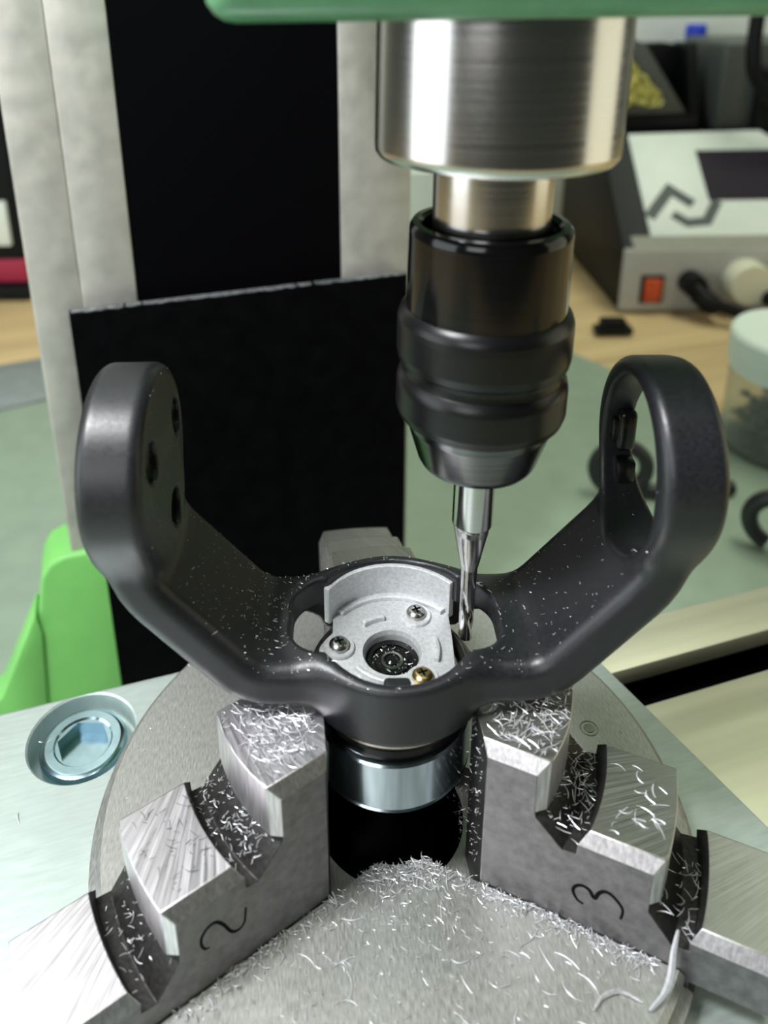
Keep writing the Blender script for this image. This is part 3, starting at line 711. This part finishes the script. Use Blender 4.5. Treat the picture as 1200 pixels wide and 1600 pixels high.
swarf('metal_dust', 'swarf caught in the outer groove of the jaw engraved 2', 50, groove(210, 34.8, 6.9, 39.5, 3.6), (.3, 1.3), (.06, .13), M['chip'], .5)
swarf('metal_swarf', 'swarf lying in the dark outer groove of the jaw engraved 3', 40, groove(330, 34.9, 6.9, 39.5, 3.6), (.5, 2.8), (.06, .15), M['chip'], .7)
swarf('metal_dust', 'scratched dark specks on the steps of the jaw engraved 2', 60, on_jaw(210, 27.6, 35, -5.5, 5.5, H2), (.3, 1.5), (.04, .08), M['case_grey'], 0, .8)
def on_tip():
    v = rnd.uniform(-7.1, -.8); return jaw_world(330, 10.55+abs(v)*.575, v, rnd.uniform(.5, 22))
swarf('metal_dust', 'bright specks clinging to the dark gripping face of the jaw engraved 3', 110, on_tip, (.2, .8), (.05, .12), M['chip'], .9)
def on_bore():
    a = R(rnd.uniform(-30, 70)); return (10.2*math.cos(a), 10.2*math.sin(a), rnd.uniform(-9, -.2))
swarf('metal_dust', 'bright specks clinging to the bore wall under the motor ring', 120, on_bore, (.2, 1.0), (.05, .12), M['chip_dim'], .9)
# specks on the yoke's upper faces and on the disc
V, F = [], []
cand = np.where((G[:, 2] > .55) & (P[:, 2] < 60))[0]
wts = np.where(P[cand, 2] < 33, 1.0, .45)*np.where(P[cand, 0] < 0, 1.4, .7)
pick = np.random.RandomState(3).choice(cand, 520, p=wts/wts.sum())
cv, sv = math.cos(VIEW), math.sin(VIEW)
for i in pick:
    x, y, z = P[i]; L = .12+.75*rnd.random()**4
    chip_geo(L, rnd.uniform(.05, .12), rnd.uniform(-.8, .8), V, F, (x*cv-y*sv, x*sv+y*cv, z), rnd.uniform(0, 6.28), 0, .0, 3)
cand = np.where((np.abs(G[:, 0]) > .7) & (P[:, 2] > 44))[0]
for i in np.random.RandomState(4).choice(cand, 90):
    g = G[i]/np.linalg.norm(G[i]); x, y, z = P[i]+g*.02; L = .15+.4*rnd.random()**3
    chip_geo(L, .09, 0, V, F, (x*cv-y*sv, x*sv+y*cv, z), rnd.uniform(0, 6.28), 0, 0, 2)
tag(raw('metal_dust', V, F, M['chip'], None, 60), 'tiny bright specks of swarf sprinkled on the black yoke arms', 'metal shavings', None, 'stuff')
def on_disc():
    a = rnd.uniform(0, 6.28); r_ = 3.6*math.sqrt(rnd.random()); return (.15+r_*math.cos(a), -.15+r_*math.sin(a), 22.9)
swarf('metal_dust', 'glittering swarf inside the bearing at the centre of the motor disc', 90, on_disc, (.2, .8), (.05, .1), M['chip'], .6)
def on_plate():
    x, y = mach_pt(rnd.uniform(-70, -20), rnd.uniform(-45, 34)); return None if math.hypot(x, y) < 42 or in_jaw(x, y) else (x, y, -6)
swarf('metal_dust', 'few bright shavings on the aluminium mounting plate', 26, on_plate, (.6, 2.6), (.1, .3), M['chip'])
def on_back():
    a = R(rnd.uniform(95, 205) if rnd.random() < .7 else rnd.uniform(-22, 85)); r_ = rnd.uniform(24, 39.5); x, y = r_*math.cos(a), r_*math.sin(a)
    return None if in_jaw(x, y) else (x, y, .02)
swarf('metal_dust', 'sparse bright specks on the rear of the chuck face', 45, on_back, (.2, .9), (.05, .14), M['chip'])
# bigger curls, one object each
def curl_thing(label, group, L, wd, cu, pos, yaw, tilt=.1, lift=.05, material='chip', n=8, roll=.2):
    V, F = [], []; chip_geo(L, wd, cu, V, F, (0,0,0), yaw, tilt, lift, n, roll)
    o = raw('metal_shaving', V, F, M[material], None, 60); o.location = Vector(pos)*MM
    return tag(o, label, 'metal shaving', group)
k = 0
while k < 46:
    p = on_face()
    if not p: continue
    k += 1; curl_thing('single curled bright shaving lying loose on the front chuck face', 'shavings on the chuck face', rnd.uniform(1.4, 3.2), rnd.uniform(.12, .26), rnd.uniform(-1.6, 1.6), p, rnd.uniform(0, 6.28), 0, .05)
for ang, nn, z, u0, u1, lab in ((210, 34, H1, 13.5, 20.5, 'the tall bright stepped jaw beside the plate bolt'), (330, 24, H1, 13.5, 20.5, 'the tall dull stepped jaw below the end mill'), (330, 22, H2, 28.5, 34.5, 'the middle step of the dull jaw')):
    for k in range(nn):
        v = rnd.uniform(-5.3, 5.3); u = rnd.uniform(max(u0, 12.6+abs(v)*.58) if u0 < 20 else u0, u1)
        curl_thing('single bright sliver lying on '+lab, 'slivers on '+lab, rnd.uniform(1.4, 3.2) if z == H1 else rnd.uniform(1.0, 2.6), rnd.uniform(.09, .24), rnd.uniform(-2.0, 2.0), jaw_world(ang, u, v, z+(rnd.random()*.5 if z == H1 else 0)), rnd.uniform(0, 6.28), rnd.uniform(-.1, .1))
big = spline([(28.9,-25.4,6.6),(28.3,-26.2,4.6),(27.7,-27.3,2.6),(26.6,-28.3,1.2),(24.6,-29.3,.5)], 5)
o = tube('metal_shaving', big, [.16+.26*math.sin(math.pi*i/(len(big)-1)) for i in range(len(big))], M['chip'], None, 6)
tag(o, 'largest pale curled shaving hanging off the outer groove of the jaw engraved 3', 'metal shaving')
big = spline([(18.6,-28.6,.3),(20.0,-27.5,.35),(22.2,-27.2,.4),(24.2,-28.4,.3)], 6)
o = tube('metal_shaving', big, [.1+.16*math.sin(math.pi*i/(len(big)-1)) for i in range(len(big))], M['chip_dim'], None, 6)
tag(o, 'wide arched shaving lying near the lower right rim of the chuck face', 'metal shaving')
